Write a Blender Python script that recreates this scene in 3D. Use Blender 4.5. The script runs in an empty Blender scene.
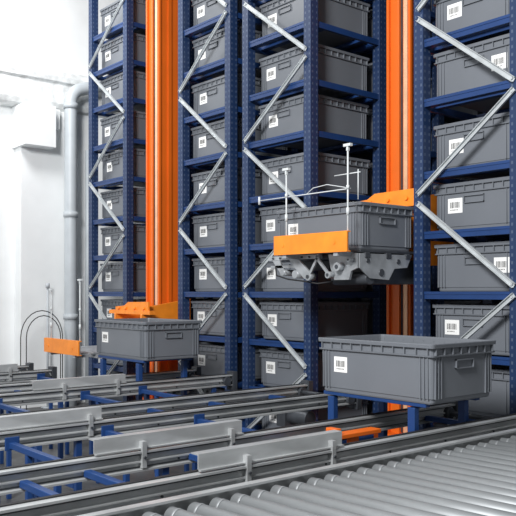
import bpy, bmesh, math, random
from mathutils import Vector, Matrix
random.seed(4)
S = bpy.context.scene
COL = S.collection
H = 1.45

# ---------------------------------------------------------------- materials
def new_mat(name):
    m = bpy.data.materials.new(name); m.use_nodes = True
    nt = m.node_tree
    return m, nt, nt.nodes["Principled BSDF"]

def mat(name, col, rough=0.5, metal=0.0, var=0.0, scale=8.0, bump=0.0, stretch=(1,1,1), spec=0.5):
    m, nt, b = new_mat(name)
    b.inputs["Roughness"].default_value = rough
    b.inputs["Metallic"].default_value = metal
    b.inputs["Base Color"].default_value = (*col, 1)
    b.inputs["Specular IOR Level"].default_value = spec
    if var > 0 or bump > 0:
        tc = nt.nodes.new("ShaderNodeTexCoord")
        mp = nt.nodes.new("ShaderNodeMapping"); mp.inputs["Scale"].default_value = stretch
        nz = nt.nodes.new("ShaderNodeTexNoise"); nz.inputs["Scale"].default_value = scale
        nz.inputs["Detail"].default_value = 6
        nt.links.new(tc.outputs["Object"], mp.inputs["Vector"])
        nt.links.new(mp.outputs["Vector"], nz.inputs["Vector"])
        r = nt.nodes.new("ShaderNodeValToRGB")
        r.color_ramp.elements[0].position = 0.3; r.color_ramp.elements[1].position = 0.7
        r.color_ramp.elements[0].color = (*[c*(1-var) for c in col], 1)
        r.color_ramp.elements[1].color = (*[min(1, c*(1+var)) for c in col], 1)
        nt.links.new(nz.outputs["Fac"], r.inputs["Fac"])
        nt.links.new(r.outputs["Color"], b.inputs["Base Color"])
        if bump > 0:
            bp = nt.nodes.new("ShaderNodeBump"); bp.inputs["Strength"].default_value = bump
            bp.inputs["Distance"].default_value = 0.02
            nt.links.new(nz.outputs["Fac"], bp.inputs["Height"])
            nt.links.new(bp.outputs["Normal"], b.inputs["Normal"])
    return m

def post_mat():
    m, nt, b = new_mat("perforated_blue_steel")
    b.inputs["Roughness"].default_value = 0.45
    tc = nt.nodes.new("ShaderNodeTexCoord"); sp = nt.nodes.new("ShaderNodeSeparateXYZ")
    nt.links.new(tc.outputs["Object"], sp.inputs[0])
    ge = nt.nodes.new("ShaderNodeNewGeometry"); sn = nt.nodes.new("ShaderNodeSeparateXYZ")
    nt.links.new(ge.outputs["Normal"], sn.inputs[0])
    def M(op, a, bb=None, c=None):
        n = nt.nodes.new("ShaderNodeMath"); n.operation = op
        for i, v in enumerate((a, bb, c)):
            if v is None: continue
            if isinstance(v, (int, float)): n.inputs[i].default_value = v
            else: nt.links.new(v, n.inputs[i])
        return n.outputs[0]
    ny = M('GREATER_THAN', M('ABSOLUTE', sn.outputs['Y']), 0.5)
    co = M('ADD', M('MULTIPLY', sp.outputs['X'], ny), M('MULTIPLY', sp.outputs['Y'], M('SUBTRACT', 1.0, ny)))
    d = M('ABSOLUTE', M('SUBTRACT', M('ABSOLUTE', co), 0.024))
    near = M('LESS_THAN', d, 0.0065)
    fz = M('FRACT', M('MULTIPLY', sp.outputs['Z'], 20.0))
    hz = M('GREATER_THAN', fz, 0.60)
    hole = M('MULTIPLY', near, hz)
    mx = nt.nodes.new("ShaderNodeMix"); mx.data_type = 'RGBA'
    mx.inputs[6].default_value = (0.012, 0.032, 0.095, 1)
    mx.inputs[7].default_value = (0.07, 0.10, 0.17, 1)
    nt.links.new(hole, mx.inputs[0]); nt.links.new(mx.outputs[2], b.inputs["Base Color"])
    return m

M_POST = post_mat()
M_BLUE = mat("blue_painted_steel", (0.011, 0.042, 0.150), 0.42, var=0.12, scale=5)
M_BLUE2 = mat("bright_blue_paint", (0.012, 0.048, 0.17), 0.42, var=0.12, scale=5)
M_BIN = mat("grey_plastic", (0.158, 0.171, 0.192), 0.38, var=0.05, scale=3)
M_GALV = mat("galvanised_steel", (0.47, 0.485, 0.49), 0.36, 0.35, var=0.2, scale=12, stretch=(1, .3, 1))
M_BRACE = mat("zinc_brace_steel", (0.52, 0.55, 0.565), 0.42, 0.25, var=0.15, scale=10)
M_ORANGE = mat("orange_paint", (0.80, 0.150, 0.011), 0.42, var=0.05, scale=3)
M_ORANGE2 = mat("light_orange_paint", (0.95, 0.27, 0.02), 0.45, var=0.12, scale=9)
M_STRIP = mat("worn_guide_strip", (0.85, 0.50, 0.30), 0.35, 0.2, var=0.1)
M_DARK = mat("dark_machine_metal", (0.060, 0.066, 0.076), 0.42, 0.3, var=0.3, scale=9)
M_MID = mat("grey_machine_metal", (0.40, 0.42, 0.44), 0.36, 0.4, var=0.25, scale=9)
M_BLACK = mat("black_rubber", (0.012, 0.012, 0.014), 0.6)
M_GROOVE = mat("dark_groove", (0.06, 0.065, 0.07), 0.5)
M_WHITE = mat("white_label", (0.9, 0.9, 0.88), 0.6)
M_WPLAST = mat("white_plastic", (0.65, 0.68, 0.69), 0.4)
M_PIPE = mat("grey_pipe_plastic", (0.50, 0.54, 0.57), 0.4, var=0.05)
M_WALL = mat("white_plaster", (0.86, 0.88, 0.885), 0.85, var=0.04, scale=2.5, bump=0.2)
M_WALLT = mat("rough_white_concrete", (0.76, 0.78, 0.78), 0.9, var=0.22, scale=8, bump=1.0)
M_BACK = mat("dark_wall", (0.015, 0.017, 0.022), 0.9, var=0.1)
M_FLOOR = mat("concrete_floor", (0.085, 0.088, 0.092), 0.5, var=0.3, scale=3, bump=0.08)
M_ROLL = mat("steel_roller", (0.27, 0.285, 0.295), 0.5, 0.3, var=0.18, scale=10, stretch=(.3, 1, 1))

# ---------------------------------------------------------------- mesh helpers
def box(bm, x0, x1, y0, y1, z0, z1, mi=0):
    vs = [bm.verts.new(p) for p in ((x0,y0,z0),(x1,y0,z0),(x1,y1,z0),(x0,y1,z0),(x0,y0,z1),(x1,y0,z1),(x1,y1,z1),(x0,y1,z1))]
    for f in ((0,3,2,1),(4,5,6,7),(0,1,5,4),(1,2,6,5),(2,3,7,6),(3,0,4,7)):
        fc = bm.faces.new([vs[i] for i in f]); fc.material_index = mi

def cyl(bm, a, b, r, n=12, mi=0, r2=None):
    a = Vector(a); b = Vector(b); d = b - a
    M = Matrix.Translation((a + b) / 2) @ d.to_track_quat('Z', 'Y').to_matrix().to_4x4()
    g = bmesh.ops.create_cone(bm, cap_ends=True, segments=n, radius1=r, radius2=r if r2 is None else r2, depth=d.length, matrix=M)
    for v in g['verts']:
        for f in v.link_faces:
            f.material_index = mi
            if len(f.verts) == 4: f.smooth = True

def bar(bm, a, b, w, t, up=(0, 1, 0), mi=0):
    a = Vector(a); b = Vector(b); d = (b - a); d.normalize()
    u = Vector(up); s = d.cross(u).normalized(); u = s.cross(d).normalized()
    vs = []
    for p in (a, b):
        for sx, sy in ((-1,-1),(1,-1),(1,1),(-1,1)):
            vs.append(bm.verts.new(p + s*sx*w/2 + u*sy*t/2))
    for f in ((0,3,2,1),(4,5,6,7),(0,1,5,4),(1,2,6,5),(2,3,7,6),(3,0,4,7)):
        fc = bm.faces.new([vs[i] for i in f]); fc.material_index = mi

def tube(bm, pts, r, n=10, mi=0):
    pts = [Vector(p) for p in pts]
    rings = []
    for i, p in enumerate(pts):
        t = (pts[min(i+1, len(pts)-1)] - pts[max(i-1, 0)]).normalized()
        q = t.to_track_quat('Z', 'Y').to_matrix()
        if abs(t.x) < .3: q = Matrix((Vector((1,0,0)), t.cross(Vector((1,0,0))).normalized(), t)).transposed()
        rings.append([bm.verts.new(p + q @ Vector((r*math.cos(2*math.pi*k/n), r*math.sin(2*math.pi*k/n), 0))) for k in range(n)])
    for i in range(len(rings)-1):
        for k in range(n):
            f = bm.faces.new((rings[i][k], rings[i][(k+1)%n], rings[i+1][(k+1)%n], rings[i+1][k]))
            f.smooth = True; f.material_index = mi
    for rg in (rings[0], rings[-1]):
        bm.faces.new(rg).material_index = mi

def prism(bm, pts_a, pts_b, mi=0):
    a = [bm.verts.new(p) for p in pts_a]; b = [bm.verts.new(p) for p in pts_b]
    n = len(a)
    for i in range(n):
        bm.faces.new((a[i], a[(i+1)%n], b[(i+1)%n], b[i])).material_index = mi
    bm.faces.new(a).material_index = mi; bm.faces.new(b).material_index = mi

def extrude_profile_y(bm, prof, y0, y1, mi=0):
    prism(bm, [(x, y0, z) for x, z in prof], [(x, y1, z) for x, z in prof], mi)

def finish(bm, name, mats, origin=(0,0,0), parent=None, bevel=0.0):
    o = Vector(origin)
    bmesh.ops.translate(bm, verts=bm.verts, vec=-o)
    bmesh.ops.recalc_face_normals(bm, faces=bm.faces)
    me = bpy.data.meshes.new(name); bm.to_mesh(me); bm.free()
    for m in (mats if isinstance(mats, (list, tuple)) else [mats]): me.materials.append(m)
    ob = bpy.data.objects.new(name, me); COL.objects.link(ob)
    ob.location = o
    if parent is not None:
        ob.parent = parent; ob.location = o - parent_world(parent)
    if bevel:
        md = ob.modifiers.new("bevel", 'BEVEL'); md.width = bevel; md.segments = 2; md.limit_method = 'ANGLE'
    return ob

def parent_world(p):
    v = Vector(p.location)
    while p.parent is not None:
        p = p.parent; v += Vector(p.location)
    return v

def empty(name, loc, label, cat, group=None):
    e = bpy.data.objects.new(name, None); e.empty_display_size = 0.2
    COL.objects.link(e); e.location = loc
    tag(e, label, cat, group); return e

def tag(o, label, cat, group=None):
    o["label"] = label; o["category"] = cat
    if group: o["group"] = group

# ---------------------------------------------------------------- setting
WX = -9.6
def structure(bm, name, m, label, bevel=0):
    o = finish(bm, name, m, bevel=bevel); o["kind"] = "structure"; o["label"] = label
bm = bmesh.new(); box(bm, WX-.4, 2.5, -1.0, 8.8, -0.1, 0.0)
structure(bm, "floor", M_FLOOR, "grey concrete warehouse floor")
bm = bmesh.new(); box(bm, WX-0.4, WX, -1.0, 8.8, 0, 6.0)
structure(bm, "wall_left", M_WALL, "white plastered wall of the hall")
bm = bmesh.new(); box(bm, WX, 2.5, 3.9, 8.6, 5.9, 6.0)  # unseen cover, added to block light from above and darken the aisles
structure(bm, "rack_shade_cover", M_BACK, "unseen dark cover added to shade the racks")
bm = bmesh.new()
prof = [(WX, 3.78), (WX+.12, 3.78), (WX+.19, 3.81), (WX+.22, 3.87), (WX+.22, 4.12), (WX+.26, 4.14), (WX+.27, 4.20), (WX+.25, 4.25), (WX+.17, 4.30), (WX, 4.33)]
extrude_profile_y(bm, prof, -1.0, 8.6)
structure(bm, "trim_1", M_WALLT, "rough white concrete band along the wall")
bm = bmesh.new()
box(bm, WX+.001, WX+0.42, 3.98, 4.38, 3.26, 3.775)
box(bm, WX+.002, WX+0.28, 4.385, 4.50, 3.52, 3.774)
box(bm, WX+.003, WX+0.20, 4.02, 8.6, 0.0, 3.772)
structure(bm, "trim_2", M_WALL, "white wall step with protruding corbel block")
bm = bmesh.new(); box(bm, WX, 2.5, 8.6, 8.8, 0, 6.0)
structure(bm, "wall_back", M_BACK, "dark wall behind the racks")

# ---------------------------------------------------------------- bins
def rrect(lx, ly, r, z, n=3):
    out = []
    for cx, cy, a0 in ((lx/2-r, ly/2-r, 0), (-lx/2+r, ly/2-r, 90), (-lx/2+r, -ly/2+r, 180), (lx/2-r, -ly/2+r, 270)):
        for k in range(n+1):
            a = math.radians(a0 + 90*k/n)
            out.append((cx + r*math.cos(a), cy + r*math.sin(a), z))
    return out

WALLI = .040
def bin_body_mesh(lx, ly, h):
    bm = bmesh.new()
    prof = [(0, .062), (.008, .056), (.026, .054), (.029, .044), (h*.78, WALLI-.004), (h*.785, .010), (h*.81, .008), (h*.815, .036),
            (h*.925, .036), (h*.93, .004), (h*.99, 0), (h, .004), (h, .030), (h*.97, .034), (h*.70, .050), (.015, .070)]
    rings = []
    for z, ins in prof:
        rings.append([bm.verts.new(p) for p in rrect(lx-ins, ly-ins, 0.022, z)])
    n = len(rings[0])
    for i in range(len(rings)-1):
        for k in range(n):
            bm.faces.new((rings[i][k], rings[i][(k+1)%n], rings[i+1][(k+1)%n], rings[i+1][k]))
    bm.faces.new(rings[0]); bm.faces.new(rings[-1])
    for ax in (0, 1):
        L, W = (lx, ly) if ax == 0 else (ly, lx)
        cnt = max(4, int(L/0.085))
        for i in range(cnt+1):
            c = -L/2 + 0.04 + (L-0.08)*i/cnt
            for s in (-1, 1):
                a, b = sorted((s*(W/2-0.020), s*(W/2-0.004)))
                if ax == 0: box(bm, c-.003, c+.003, a, b, h*.80, h*.935)
                else: box(bm, a, b, c-.003, c+.003, h*.80, h*.935)
        for s2 in (-1, 1):
            for k in (0.045, 0.070, .095):
                c = s2*(L/2-k)
                for s in (-1, 1):
                    a, b = sorted((s*(W/2-0.026), s*(W/2-0.012)))
                    if ax == 0: box(bm, c-.003, c+.003, a, b, .028, h*.785)
                    else: box(bm, a, b, c-.003, c+.003, .028, h*.785)
        if L == min(lx, ly):
            for s in (-1, 1):
                a, b = sorted((s*(W/2-0.024), s*(W/2-0.006)))
                for z0, z1 in ((.70, .72), (.56, .575)):
                    if ax == 0: box(bm, -.08, .08, a, b, h*z0, h*z1)
                    else: box(bm, a, b, -.08, .08, h*z0, h*z1)
                for c in (-.08, .077):
                    if ax == 0: box(bm, c, c+.003, a, b, h*.56, h*.72)
                    else: box(bm, a, b, c, c+.003, h*.56, h*.72)
    bmesh.ops.recalc_face_normals(bm, faces=bm.faces)
    me = bpy.data.meshes.new("body"); bm.to_mesh(me); bm.free(); me.materials.append(M_BIN)
    return me

def label_mesh(k=1.0):
    bm = bmesh.new(); w, hh = .122*k, .105*k
    box(bm, -w/2, w/2, -.002, 0, -hh/2, hh/2, 0)
    x = -w/2 + .018; rnd = random.Random(7)
    while x < w/2 - .022:
        bw = rnd.choice((.002, .003, .0045)); box(bm, x, x+bw, -.003, -.002, -.016*k, .026*k, 1); x += bw + rnd.choice((.003, .004, .005))
    x = -w/2 + .022
    for i in range(6):
        box(bm, x, x+.005, -.003, -.002, -.034*k, -.026*k, 1); x += .011
    me = bpy.data.meshes.new("barcode_label"); bm.to_mesh(me); bm.free()
    me.materials.append(M_WHITE); me.materials.append(M_BLACK); return me

ME_LABEL = label_mesh(); ME_LABEL_S = label_mesh(.88)
RBX, RBY, RBH = .695, .765, .335
ME_RACKBIN = bin_body_mesh(RBX, RBY, RBH)
BX, BY, BH = .88, .60, .325
ME_BIN = bin_body_mesh(BX, BY, BH)

def make_bin(loc, mesh, lx, ly, label, group, right=False, rot=0.0, zl=.17, jl=0):
    e = empty("storage_bin", loc, label, "storage bin", group)
    e.rotation_euler = (0, 0, rot)
    b = bpy.data.objects.new("body", mesh); COL.objects.link(b); b.parent = e
    l = bpy.data.objects.new("barcode_label", ME_LABEL if mesh is ME_RACKBIN else ME_LABEL_S); COL.objects.link(l); l.parent = e
    l["label"] = "white adhesive label with black barcode"
    x = (-lx/2 + 0.185) if not right else (lx/2 - 0.13)
    l.location = (x+jl, -(ly-.041)/2 + 0.0, zl)
    return e

# ---------------------------------------------------------------- racks
Y0 = 4.58; PITCH = 0.86; LV = 0.43; PW = 0.085
def rack(x0, x1, bays, kmax, zig_left, label, offs):
    xc = (x0+x1)/2
    e = empty("storage_rack", (xc, Y0, 0), label, "storage rack", "blue high-bay storage racks")
    def lev(k): return H + k*LV + (offs[0] if k >= 3 else 0) + (offs[1] if k >= 5 else 0)
    top = min(lev(kmax+1) + 0.25, 5.7)
    bmp = bmesh.new()
    box(bmp, -PW/2, PW/2, -.045, -.041, 0, top)
    box(bmp, -PW/2, -PW/2+.004, -.041, .04, 0, top)
    box(bmp, PW/2-.004, PW/2, -.041, .04, 0, top)
    box(bmp, -PW/2+.004, -PW/2+.018, .036, .04, 0, top)
    box(bmp, PW/2-.018, PW/2-.004, .036, .04, 0, top)
    box(bmp, -PW/2-.02, PW/2+.02, -.065, .06, 0, .012)
    bmesh.ops.recalc_face_normals(bmp, faces=bmp.faces)
    me = bpy.data.meshes.new("upright_post"); bmp.to_mesh(me); bmp.free(); me.materials.append(M_POST)
    for j in range(bays+1):
        for x in (x0+PW/2, x1-PW/2):
            p = bpy.data.objects.new("upright_post", me); COL.objects.link(p); p.parent = e
            p.location = (x-xc, j*PITCH, 0)
    xa, xb = x0+.045-xc, x1-.045-xc
    zl = 0.67 if zig_left else 0.01
    zr = 0.01 if zig_left else 0.67
    nodes = []
    for k in range(-1, 4):
        nodes.append((xa, H+zl+1.33*k)); nodes.append((xb, H+zr+1.33*k))
    nodes.sort(key=lambda n: n[1])
    for a, b in zip(nodes, nodes[1:]):
        if b[1] > top+.3 or a[1] < 0.03: continue
        bm = bmesh.new()
        pa = Vector((xc+a[0], Y0-.052, a[1]+.03)); pb = Vector((xc+b[0], Y0-.052, min(b[1], top)-.03))
        bar(bm, pa, pb, .032, .004, up=(0,1,0))
        d = (pb-pa).normalized(); s = d.cross(Vector((0,1,0))).normalized()
        bar(bm, pa+s*.016-Vector((0,.008,0)), pb+s*.016-Vector((0,.008,0)), .004, .018)
        bar(bm, pa-s*.016-Vector((0,.008,0)), pb-s*.016-Vector((0,.008,0)), .004, .018)
        for p in (pa+d*.02, pb-d*.02):
            cyl(bm, p+Vector((0,-.014,0)), p+Vector((0,0,0)), .009, 6)
        finish(bm, "diagonal_brace", M_BRACE, origin=(pa+pb)/2, parent=e)
    for k in range(-3, kmax+1):
        z = lev(k)
        bm = bmesh.new()
        for j in range(bays+1):
            yy = Y0 + j*PITCH
            box(bm, x0+PW, x1-PW, yy-.030, yy+.03, z-.050, z-.004)
            box(bm, x0+PW, x1-PW, yy-.034, yy-.030, z-.016, z+.003)
        for xx in (x0+.012, x1-.042):
            box(bm, xx, xx+.03, Y0+.041, Y0+bays*PITCH-.041, z-.052, z-.002)
        for j in range(bays):
            for q in (.2, .8):
                yy = Y0 + (j+q)*PITCH
                box(bm, x0+.03, x1-.03, yy-.03, yy+.03, z-.03, z-.001)
        finish(bm, "shelf_beam", M_BLUE, origin=(xc, Y0, z-.03), parent=e)
    for k in range(-3, kmax+1):
        for j in range(bays):
            jx = random.uniform(-.006, .006); jy = random.uniform(-.004, .010)
            right = (x0 > -3.7 and k in (3, 0))
            make_bin((xc+jx, Y0+PITCH*(j+.5)+jy, lev(k)+.0045), ME_RACKBIN, RBX, RBY,
                     "grey plastic stacking bin with barcode label on blue rack shelf",
                     "grey bins stored in the racks", right, random.uniform(-.004, .004), .17+random.uniform(-.008,.008), random.uniform(-.025,.02))
    return e

rack(-8.62, -7.72, 2, 7, False, "tall navy blue storage rack beside the white wall", (.02, .03))
rack(-6.70, -5.83, 2, 7, True, "tall navy blue storage rack beside the full-height orange mast", (.04, .03))
rack(-5.65, -4.74, 3, 6, False, "navy blue storage rack beside the raised bin, filled with bins", (.07, .06))
rack(-3.66, -2.79, 2, 5, True, "navy blue storage rack behind the large bin on the stand", (.09, .05))

# ---------------------------------------------------------------- stations with bins
def station(x0, y0, lab, zt):
    e = empty("bin_stand", (x0+.42, y0+.29, 0), lab, "stand", "blue bin transfer stands")
    for lx in (x0+.06, x0+.68):
        for ly in (y0+.04, y0+.50):
            bm = bmesh.new()
            box(bm, lx-.025, lx+.025, ly-.02, ly+.02, 0.01, zt-.03)
            box(bm, lx-.04, lx+.04, ly-.03, ly+.03, 0, .012)
            finish(bm, "leg", M_BLUE2, origin=(lx, ly, 0), parent=e, bevel=.004)
    bm = bmesh.new()
    for ly in (y0+.04, y0+.50):
        box(bm, x0+.0, x0+.78, ly-.02, ly+.02, zt-.022, zt)
    for lx in (x0+.06, x0+.68):
        box(bm, lx-.02, lx+.02, y0+.06, y0+.48, zt-.021, zt-.002)
    finish(bm, "support_frame", M_BLUE2, origin=(x0+.42, y0+.29, zt), parent=e, bevel=.003)
    return zt

zt = station(-3.46, 3.40, "blue steel stand carrying the large grey bin", H-.605)
make_bin((-3.045, 3.685, zt+.0005), ME_BIN, BX, BY, "large grey plastic bin with barcode label on blue stand", "grey bins outside the racks")
zt = station(-6.45, 3.47, "blue steel stand in front of the rack by the orange mast", H-.575)
make_bin((-6.045, 3.76, zt+.0005), ME_BIN, BX, BY, "grey plastic bin on blue stand near orange mast base", "grey bins outside the racks")

# ---------------------------------------------------------------- stacker cranes
def crane(xc, ym, yf, zf, lab, raised=True):
    e = empty("stacker_crane", (xc, ym, 0), lab, "stacker crane", "orange stacker cranes")
    o = (xc, ym, 0)
    w2 = .10 if raised else .21
    bm = bmesh.new()
    box(bm, xc-.11, xc+.10, ym-.14, ym+.02, .30, 5.6)
    box(bm, xc-.11, xc+.10, ym+.035, ym+w2, .30, 5.6)
    box(bm, xc-.10, xc+.07, ym+.02, ym+.035, .30, 5.6)
    box(bm, xc+.10, xc+.118, ym-.14, ym-.115, .30, 5.6)
    box(bm, xc+.10, xc+.118, ym-.02, ym+.02, .30, 5.6)
    box(bm, xc+.10, xc+.118, ym+w2-.03, ym+w2, .30, 5.6)
    box(bm, xc-.11, xc-.085, ym-.165, ym-.14, .30, 5.6)
    box(bm, xc+.00, xc+.025, ym-.165, ym-.14, .30, 5.6)
    finish(bm, "mast", M_ORANGE, origin=o, parent=e)
    bm = bmesh.new()
    box(bm, xc+.060, xc+.098, ym-.155, ym-.141, .31, 5.6)
    finish(bm, "guide_rail", M_STRIP, origin=(xc, ym-.17, .3), parent=e)["label"] = "pale worn guide strip"
    bm = bmesh.new()  # dark strips stand in for the shade inside the mast grooves
    box(bm, xc+.026, xc+.044, ym-.146, ym-.141, .31, 5.6)
    box(bm, xc+.0702, xc+.0952, ym+.022, ym+.033, .31, 5.6)
    finish(bm, "mast_groove_shade", M_DARK, origin=(xc, ym-.14, .3), parent=e)["label"] = "dark strip standing in for mast groove shade"
    bm = bmesh.new()
    box(bm, xc-.14, xc+.14, ym-.5, ym+1.6, .05, .14)
    box(bm, xc-.18, xc+.18, ym-.25, ym+.30, .14, .30)
    finish(bm, "base_frame", M_ORANGE, origin=(xc, ym, .05), parent=e, bevel=.01)
    for yy in (ym-.40, ym+1.4):
        bm = bmesh.new(); cyl(bm, (xc-.05, yy, .07), (xc+.05, yy, .07), .068, 20)
        finish(bm, "wheel", M_MID, origin=(xc, yy, .07), parent=e)
    yb0, yb1 = yf+.15, yf+.77
    ye = max(ym+.1, yb1+.25)
    bm = bmesh.new()
    for xx0, xx1 in ((xc-.20, xc-.17), (xc+.33, xc+.36)):
        pr = [(yb1+.025, zf+.34), (yb1+.08, zf+.42), (ye, zf+.50), (ye, zf-.08), (yb1+.10, zf-.10), (yb1+.025, zf-.02)]
        prism(bm, [(xx0, y, z) for y, z in pr], [(xx1, y, z) for y, z in pr])
    box(bm, xc-.32, xc+.50, yb1+.03, yb1+.10, zf+.345, zf+.385)
    pr = [(xc-.20, zf+.385), (xc+.46, zf+.385), (xc+.46, zf+.475), (xc+.06, zf+.47), (xc-.02, zf+.43), (xc-.20, zf+.42)]
    prism(bm, [(x, yb1+.04, z) for x, z in pr], [(x, yb1+.055, z) for x, z in pr])
    for q in (-.12, .02, .2, .38): cyl(bm, (xc+q, yb1+.02, zf+.405), (xc+q, yb1+.045, zf+.405), .014, 12)
    finish(bm, "carriage_bracket", M_ORANGE2, origin=(xc, yb1+.05, zf+.4), parent=e)
    bm = bmesh.new()
    box(bm, xc-.36, xc+.50, yb0+.02, yb1-.02, zf-.022, zf-.001)
    for yy in (yb0+.05, yb0+.27, yb0+.48):
        box(bm, xc-.38, xc+.52, yy, yy+.05, zf-.060, zf-.022)
    for xx in (xc-.30, xc-.05, xc+.2, xc+.44):
        box(bm, xx, xx+.02, yb0+.02, yb1, zf-.050, zf-.022)
    if raised:
        box(bm, xc+.20, xc+.46, yb0+.18, yb1+.05, zf-.24, zf-.060)
        box(bm, xc-.28, xc+.06, yb0+.16, yb1-.10, zf-.13, zf-.060)
        cyl(bm, (xc+.16, yb0+.12, zf-.20), (xc+.50, yb0+.12, zf-.20), .045, 18)
    finish(bm, "load_table", M_DARK if raised else M_MID, origin=(xc, yb0+.3, zf-.03), parent=e, bevel=.004)
    if raised:
        bm = bmesh.new()
        box(bm, xc-.42, xc+.14, yb0-.02, yb0+.01, zf-.055, zf-.025)
        box(bm, xc-.38, xc-.08, yb0-.03, yb0-.0, zf-.115, zf-.095)
        pr = [(xc-.36, zf-.058), (xc-.28, zf-.058), (xc-.20, zf-.165), (xc-.26, zf-.165)]
        prism(bm, [(x, yb0-.03, z) for x, z in pr], [(x, yb0-.015, z) for x, z in pr])
        pr = [(xc-.16, zf-.058), (xc-.06, zf-.058), (xc+.08, zf-.17), (xc+.08, zf-.205), (xc-.0, zf-.20), (xc-.10, zf-.12)]
        prism(bm, [(x, yb0-.035, z) for x, z in pr], [(x, yb0-.02, z) for x, z in pr])
        bar(bm, (xc+.06, yb0-.045, zf-.18), (xc+.15, yb0-.045, zf-.05), .020, .015)
        bar(bm, (xc+.14, yb0-.045, zf-.05), (xc+.26, yb0-.045, zf-.17), .020, .015)
        pr = [(xc+.22, zf-.03), (xc+.50, zf-.03), (xc+.50, zf-.13), (xc+.44, zf-.15), (xc+.42, zf-.21), (xc+.28, zf-.21), (xc+.24, zf-.12)]
        prism(bm, [(x, yb0-.01, z) for x, z in pr], [(x, yb0+.01, z) for x, z in pr])
        pr = [(yb0+.0, zf-.03), (yb0+.55, zf-.03), (yb0+.50, zf-.12), (yb0+.36, zf-.13), (yb0+.30, zf-.21), (yb0+.1, zf-.20), (yb0+.0, zf-.13)]
        prism(bm, [(xc+.505, y, z) for y, z in pr], [(xc+.513, y, z) for y, z in pr])
        for xx, zz, r in ((.06, -.185, .028), (.26, -.175, .024), (.35, -.12, .030), (.46, -.075, .014)):
            cyl(bm, (xc+xx, yb0-.06, zf+zz), (xc+xx, yb0-.0, zf+zz), r, 16)
            cyl(bm, (xc+xx, yb0-.065, zf+zz), (xc+xx, yb0-.06, zf+zz), r*.5, 12, mi=1)
        for yy, zz, r in ((.08, -.08, .016), (.22, -.16, .026), (.40, -.08, .018)):
            cyl(bm, (xc+.50, yb0+yy, zf+zz), (xc+.519, yb0+yy, zf+zz), r, 16, mi=1)
        cyl(bm, (xc-.24, yb0-.04, zf-.15), (xc-.24, yb0+.12, zf-.15), .024, 16)
        cyl(bm, (xc-.10, yb0-.04, zf-.165), (xc-.10, yb0+.12, zf-.165), .030, 16)
        for q in range(7):
            cyl(bm, (xc-.36+q*.08, yb0-.03, zf-.040), (xc-.36+q*.08, yb0-.02, zf-.040), .008, 8, mi=1)
        finish(bm, "telescopic_fork", [M_MID, M_DARK], origin=(xc, yb0, zf-.1), parent=e)
        bm = bmesh.new()
        tube(bm, [(xc-.30, yb0-.05, zf-.10), (xc-.28, yb0-.06, zf-.17), (xc-.15, yb0-.06, zf-.20), (xc+.0, yb0-.05, zf-.215), (xc+.1, yb0, zf-.235), (xc+.2, yb0+.06, zf-.22)], .006, 8)
        finish(bm, "cable", M_BLACK, origin=(xc, yb0, zf-.2), parent=e)
    bm = bmesh.new()
    box(bm, xc-.20, xc+.54, yf-.006, yf+.006, zf-.025, zf+.115)
    box(bm, xc-.20, xc+.54, yf+.006, yf+.03, zf+.107, zf+.115)
    box(bm, xc-.20, xc+.54, yf+.006, yf+.03, zf-.025, zf-.017)
    for xx in (xc-.1, xc+.42):
        cyl(bm, (xx, yf-.010, zf+.04), (xx, yf-.006, zf+.04), .012, 8)
    finish(bm, "front_plate", M_ORANGE2, origin=(xc+.17, yf, zf+.04), parent=e)["label"] = "flat bright orange plate"
    for xx in (xc-.1, xc+.42):
        bm = bmesh.new()
        box(bm, xx-.02, xx+.02, yf+.008, yb0+.04, zf-.05, zf-.02)
        finish(bm, "plate_holder", M_MID, origin=(xx, yf+.05, zf-.03), parent=e)
    for xx, zt2 in ((xc-.09, .60), (xc+.525, .69)):
        bm = bmesh.new()
        cyl(bm, (xx, yf+.02, zf-.03), (xx, yf+.02, zf+zt2), .006, 10)
        box(bm, xx-.032, xx+.032, yf+.008, yf+.032, zf+zt2-.010, zf+zt2+.008)
        box(bm, xx-.008, xx+.008, yf+.012, yf+.028, zf+zt2-.040, zf+zt2-.010)
        cyl(bm, (xx, yf+.02, zf+.22), (xx, yf+.02, zf+.27), .011, 10)
        cyl(bm, (xx, yf+.02, zf+.395), (xx, yf+.02, zf+.42), .011, 10)
        finish(bm, "sensor_post", M_WPLAST, origin=(xx, yf+.02, zf), parent=e)
    if raised:
        bm = bmesh.new()
        cyl(bm, (xc-.42, yf+.04, zf+.40), (xc+.53, yf+.04, zf+.40), .004, 8)
        cyl(bm, (xc+.38, yf+.04, zf+.50), (xc+.62, yf+.04, zf+.50), .004, 8)
        cyl(bm, (xc+.60, yf+.04, zf+.32), (xc+.60, yf+.04, zf+.52), .004, 8)
        tube(bm, [(xc+.10, yf+.04, zf+.40), (xc+.16, yf+.05, zf+.44), (xc+.30, yf+.05, zf+.45), (xc+.44, yf+.05, zf+.42), (xc+.53, yf+.04, zf+.40)], .003, 8)
        cyl(bm, (xc-.42, yf+.04, zf+.37), (xc-.42, yf+.04, zf+.43), .009, 8)
        finish(bm, "guard_wire", M_WPLAST, origin=(xc, yf+.02, zf+.4), parent=e)
    return e

crane(-4.18, 5.13, 3.82, H+.295, "orange stacker crane holding a raised grey bin in the aisle")
make_bin((-4.115, 4.28, H+.2955), ME_BIN, BX, BY, "grey plastic bin raised on the crane carriage", "grey bins outside the racks")
crane(-7.27, 4.74, 3.44, H-.575, "orange stacker crane with lowered empty carriage", False)

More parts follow.
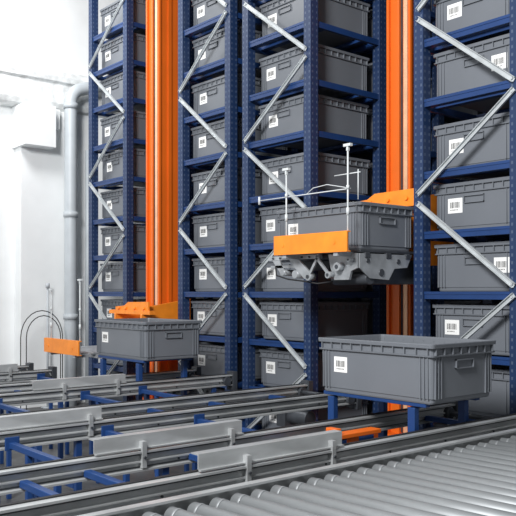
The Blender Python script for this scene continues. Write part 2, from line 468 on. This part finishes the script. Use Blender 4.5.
# ---------------------------------------------------------------- conveyor tracks
ZR = H - .75
def track(xl, xr, y0, y1, cross, guides, lab, leg0=.2):
    xc = (xl+xr)/2
    e = empty("conveyor_track", (xc, (y0+y1)/2, 0), lab, "conveyor", "steel conveyor tracks")
    for xx in (xl, xr):
        bm = bmesh.new()
        prof = [(xx-.010, ZR-.095), (xx+.028, ZR-.095), (xx+.028, ZR-.086), (xx+.004, ZR-.082), (xx+.004, ZR-.058), (xx+.020, ZR-.055),
                (xx+.020, ZR-.048), (xx+.004, ZR-.045), (xx+.004, ZR-.014), (xx+.028, ZR-.010), (xx+.028, ZR), (xx-.050, ZR), (xx-.050, ZR-.008), (xx-.010, ZR-.008)]
        extrude_profile_y(bm, prof, y0, y1)
        box(bm, xx+.0041, xx+.0060, y0, y1, ZR-.080, ZR-.074, 1)
        box(bm, xx+.0041, xx+.0060, y0, y1, ZR-.022, ZR-.0165, 1)
        yy = y0+.1
        while yy < y1:
            cyl(bm, (xx+.004, yy, ZR-.066), (xx+.010, yy, ZR-.066), .006, 6, mi=1)
            yy += .46
        finish(bm, "side_rail", [M_GALV, M_GROOVE], origin=(xx, (y0+y1)/2, ZR-.06), parent=e)
        bm = bmesh.new()
        box(bm, xx-.040, xx-.016, y0, y1, ZR+.0005, ZR+.005)
        finish(bm, "transport_belt", M_BLACK, origin=(xx-.03, (y0+y1)/2, ZR-.01), parent=e)
    for yy in cross:
        bm = bmesh.new()
        box(bm, xl+.012, xr-.012, yy-.018, yy+.018, ZR-.080, ZR-.048)
        finish(bm, "cross_tube", M_BLUE2, origin=(xc, yy, ZR-.08), parent=e, bevel=.004)
    yy = y0+leg0
    while yy < y1-.05:
        for xx in (xl, xr):
            bm = bmesh.new()
            box(bm, xx-.018, xx+.016, yy-.018, yy+.018, .01, ZR-.095)
            box(bm, xx-.04, xx+.04, yy-.05, yy+.05, 0, .012)
            finish(bm, "leg", M_BLUE, origin=(xx, yy, 0), parent=e)
        bm = bmesh.new(); box(bm, xl+.03, xr-.03, yy-.015, yy+.015, .32, .35)
        finish(bm, "leg_brace", M_BLUE, origin=(xc, yy, .24), parent=e)
        yy += 1.2
    for xx, g0, g1 in guides:
        bm = bmesh.new()
        box(bm, xx-.003, xx+.003, g0, g1, ZR+.008, ZR+.078)
        box(bm, xx-.05, xx-.003, g0, g1, ZR+.072, ZR+.078)
        box(bm, xx-.003, xx+.02, g0, g1, ZR+.008, ZR+.014)
        for yy in (g0+.25, g1-.08):
            box(bm, xx+.003, xx+.032, yy-.012, yy+.012, ZR-.080, ZR+.045)
            cyl(bm, (xx+.03, yy, ZR-.03), (xx+.040, yy, ZR-.03), .007, 6, mi=1)
        finish(bm, "guide_plate", [M_GALV, M_DARK], origin=(xx, (g0+g1)/2, ZR+.05), parent=e)
    bm = bmesh.new()
    for xx in (xl, xr):
        box(bm, xx-.055, xx+.04, y1-.03, y1+.02, ZR-.14, ZR+.03)
        cyl(bm, (xx-.05, y1-.09, ZR-.055), (xx+.04, y1-.09, ZR-.055), .040, 14)
    cyl(bm, (xl, y1-.09, ZR-.055), (xr, y1-.09, ZR-.055), .018, 10)
    finish(bm, "end_plate", M_DARK, origin=(xc, y1, ZR-.05), parent=e, bevel=.003)
    bm = bmesh.new()
    cyl(bm, (xl+.08, y1-.3, ZR-.21), (xl+.34, y1-.3, ZR-.21), .06, 18)
    box(bm, xl+.04, xl+.14, y1-.38, y1-.22, ZR-.29, ZR-.12)
    finish(bm, "drive_motor", M_DARK, origin=(xl+.2, y1-.3, ZR-.2), parent=e, bevel=.004)
    return e

P = 2.98
track(-3.22, -2.66, .70, 4.42, (1.38, 1.68, 2.25, 2.9, 4.10), ((-3.22, 1.72, 2.58), (-2.66, 1.9, 2.75)), "galvanised conveyor track with blue cross tubes under the large bin")
track(-4.65, -4.12, .70, 4.42, (1.38, 1.68, 2.2, 2.9, 3.42, 4.0), ((-4.12, 1.25, 2.25), ), "galvanised conveyor track leading to the crane aisle")
track(-3.22-P, -2.66-P, 1.4, 4.42, (2.0, 2.6, 3.35, 4.18), ((-2.66-P, 2.5, 3.3), ), "galvanised conveyor track under the smaller bin stand", .4)
track(-4.65-P, -4.12-P, 1.4, 3.36, (2.0, 2.6, 2.95), ((-4.12-P, 2.2, 3.0), ), "galvanised conveyor track beside the wall")
for (xa, xb, yy) in ((-5.57, -4.72, 3.42), (-5.57, -4.72, 2.9), (-5.57, -4.72, 2.2), (-4.05, -3.29, 1.38), (-4.05, -3.29, 1.68), (-4.05, -3.29, 2.25), (-4.05, -3.29, 2.9), (-7.03, -6.27, 2.6), (-7.03, -6.27, 3.2)):
    bm = bmesh.new(); box(bm, xa, xb, yy-.018, yy+.018, ZR-.080, ZR-.048)
    box(bm, xa, xa+.010, yy-.04, yy+.04, ZR-.09, ZR-.02); box(bm, xb-.010, xb, yy-.04, yy+.04, ZR-.09, ZR-.02)
    box(bm, xa+.2, xa+.23, yy-.015, yy+.015, 0, ZR-.08); box(bm, xb-.23, xb-.2, yy-.015, yy+.015, 0, ZR-.08)
    o = finish(bm, "connecting_frame", M_BLUE2, origin=((xa+xb)/2, yy, 0), bevel=.003)
    tag(o, "blue steel frame joining two conveyor tracks", "frame", "blue connecting frames")
bm = bmesh.new()
box(bm, -3.02, -2.94, 2.98, 3.36, ZR-.040, ZR-.015); box(bm, -3.02, -2.94, 3.0, 3.04, ZR-.015, ZR+.02)
box(bm, -2.99, -2.96, 3.13, 3.2, 0.0, ZR-.040)
o = finish(bm, "transfer_arm", M_ORANGE, origin=(-2.96, 3.15, 0), bevel=.004)
tag(o, "short orange transfer arm between conveyor rails", "lift arm")

# ---------------------------------------------------------------- roller conveyor
RX0, RX1, RY0, RY1 = -2.46, -1.15, .6, 5.2
ZC = H - .80
e = empty("roller_conveyor", ((RX0+RX1)/2, (RY0+RY1)/2, 0), "wide roller conveyor with closely spaced steel rollers", "roller conveyor")
for xx in (RX0, RX1):
    bm = bmesh.new()
    prof = [(xx-.02, ZC-.12), (xx+.02, ZC-.12), (xx+.02, ZC-.11), (xx-.008, ZC-.11), (xx-.008, ZC+.02), (xx+.02, ZC+.02), (xx+.02, ZC+.03), (xx-.02, ZC+.03)]
    extrude_profile_y(bm, prof, RY0, RY1)
    finish(bm, "side_rail", M_GALV, origin=(xx, (RY0+RY1)/2, ZC-.05), parent=e)
    for yy in (1.0, 2.2, 3.4, 4.6):
        bm = bmesh.new(); box(bm, xx-.03, xx+.03, yy-.03, yy+.03, 0, ZC-.12)
        finish(bm, "leg", M_BLUE2, origin=(xx, yy, 0), parent=e)
bm = bmesh.new(); box(bm, RX0+.021, RX1-.021, RY0+.05, RY1-.05, ZC-.11, ZC-.10)  # black sheet stands in for the shade between the rollers
finish(bm, "roller_gap_shade", M_BLACK, origin=((RX0+RX1)/2, 2.9, ZC-.1), parent=e)
y = RY0+.15
bm = bmesh.new()
L = RX1-RX0-.05
cyl(bm, (-L/2, 0, 0), (L/2, 0, 0), .036, 22)
cyl(bm, (-L/2-.015, 0, 0), (L/2+.015, 0, 0), .010, 8)
for s in (-1, 1): cyl(bm, (s*(L/2-.05), 0, 0), (s*(L/2-.035), 0, 0), .0375, 22)
me = bpy.data.meshes.new("roller"); bm.to_mesh(me); bm.free(); me.materials.append(M_ROLL)
pw = parent_world(e)
while y < RY1-.12:
    r = bpy.data.objects.new("roller", me); COL.objects.link(r); r.parent = e
    r.rotation_euler = (0, 0, math.radians(5))      # skewed rollers
    r.location = Vector(((RX0+RX1)/2+.005, y, ZC-.026)) - pw
    y += .102

# ---------------------------------------------------------------- pipes and cables on the wall
bm = bmesh.new()
px = WX+.38; py = 4.60; pz = 3.86
pts = [(px, py, 0.0), (px, py, 1.0), (px, py, 2.0), (px, py, pz)]
for k in range(1, 7):
    a = math.radians(12*k); pts.append((px, py+.2*(1-math.cos(a)), pz+.2*math.sin(a)))
pts += [(px, py+.6, pz+.34), (px, py+2.5, pz+.9)]
tube(bm, pts, .080, 20)
for zz in (1.1, 2.4, pz-.08): cyl(bm, (px, py, zz), (px, py, zz+.07), .093, 20)
o = finish(bm, "drain_pipe", M_PIPE); tag(o, "grey plastic drain pipe with elbow on white wall", "pipe")
bm = bmesh.new()
cyl(bm, (WX+.27, 4.90, 0), (WX+.27, 4.90, 3.3), .035, 12)
o = finish(bm, "conduit_pipe", M_PIPE, origin=(WX+.27, 4.90, 0)); tag(o, "thin grey conduit running up the white wall", "pipe")
bm = bmesh.new()
cyl(bm, (-9.25, 4.30, 0), (-9.25, 4.30, 1.55), .014, 10)
cyl(bm, (-9.25, 4.30, 1.50), (-9.25, 4.30, 1.56), .026, 10); box(bm, -9.31, -9.19, 4.24, 4.36, 0, .012)
o = finish(bm, "marker_pole", M_PIPE, origin=(-9.25, 4.30, 0)); tag(o, "thin grey metal pole standing near the wall", "pole")
bm = bmesh.new()
for dy, r in ((0, .27), (.05, .22)):
    pts = [(-9.02+dy, 4.12-r, .0)]
    for k in range(0, 13):
        a = math.radians(180-15*k); pts.append((-9.02+dy, 4.12+r*math.cos(a), .90+r*math.sin(a)*1.2))
    pts.append((-9.02+dy, 4.12+r, .0))
    tube(bm, pts, .006, 8)
o = finish(bm, "cable_loop", M_BLACK); tag(o, "black hose loops arching beside the wall", "cable")

# ---------------------------------------------------------------- light
wd = bpy.data.worlds.new("World"); S.world = wd; wd.use_nodes = True
bg = wd.node_tree.nodes["Background"]; bg.inputs[0].default_value = (0.95, 0.975, 1.0, 1); bg.inputs[1].default_value = 0.36
def area(loc, target, size, energy, col=(1, 1, 1)):
    l = bpy.data.lights.new("key_fill_light", 'AREA'); l.size = size; l.energy = energy; l.color = col
    o = bpy.data.objects.new("key_fill_light", l); COL.objects.link(o); o.location = loc
    o.rotation_euler = (Vector(target)-Vector(loc)).to_track_quat('-Z', 'Y').to_euler()
area((-1.5, -2.0, 5.2), (-4.5, 4.5, 1.8), 1.6, 680)
area((-7.6, 2.6, 5.6), (-9.5, 4.5, 2.2), 1.0, 110)  # fill added to brighten the left wall, not a hall lamp

# ---------------------------------------------------------------- camera
cam = bpy.data.cameras.new("camera"); co = bpy.data.objects.new("camera", cam); COL.objects.link(co)
co.location = (0, 0, H); co.rotation_euler = (math.radians(90), 0, math.radians(50.1))
cam.sensor_width = 36; cam.lens = 787/516*36; cam.shift_y = 34/516; cam.clip_start = 0.05
S.camera = co
S.view_settings.view_transform = 'Standard'
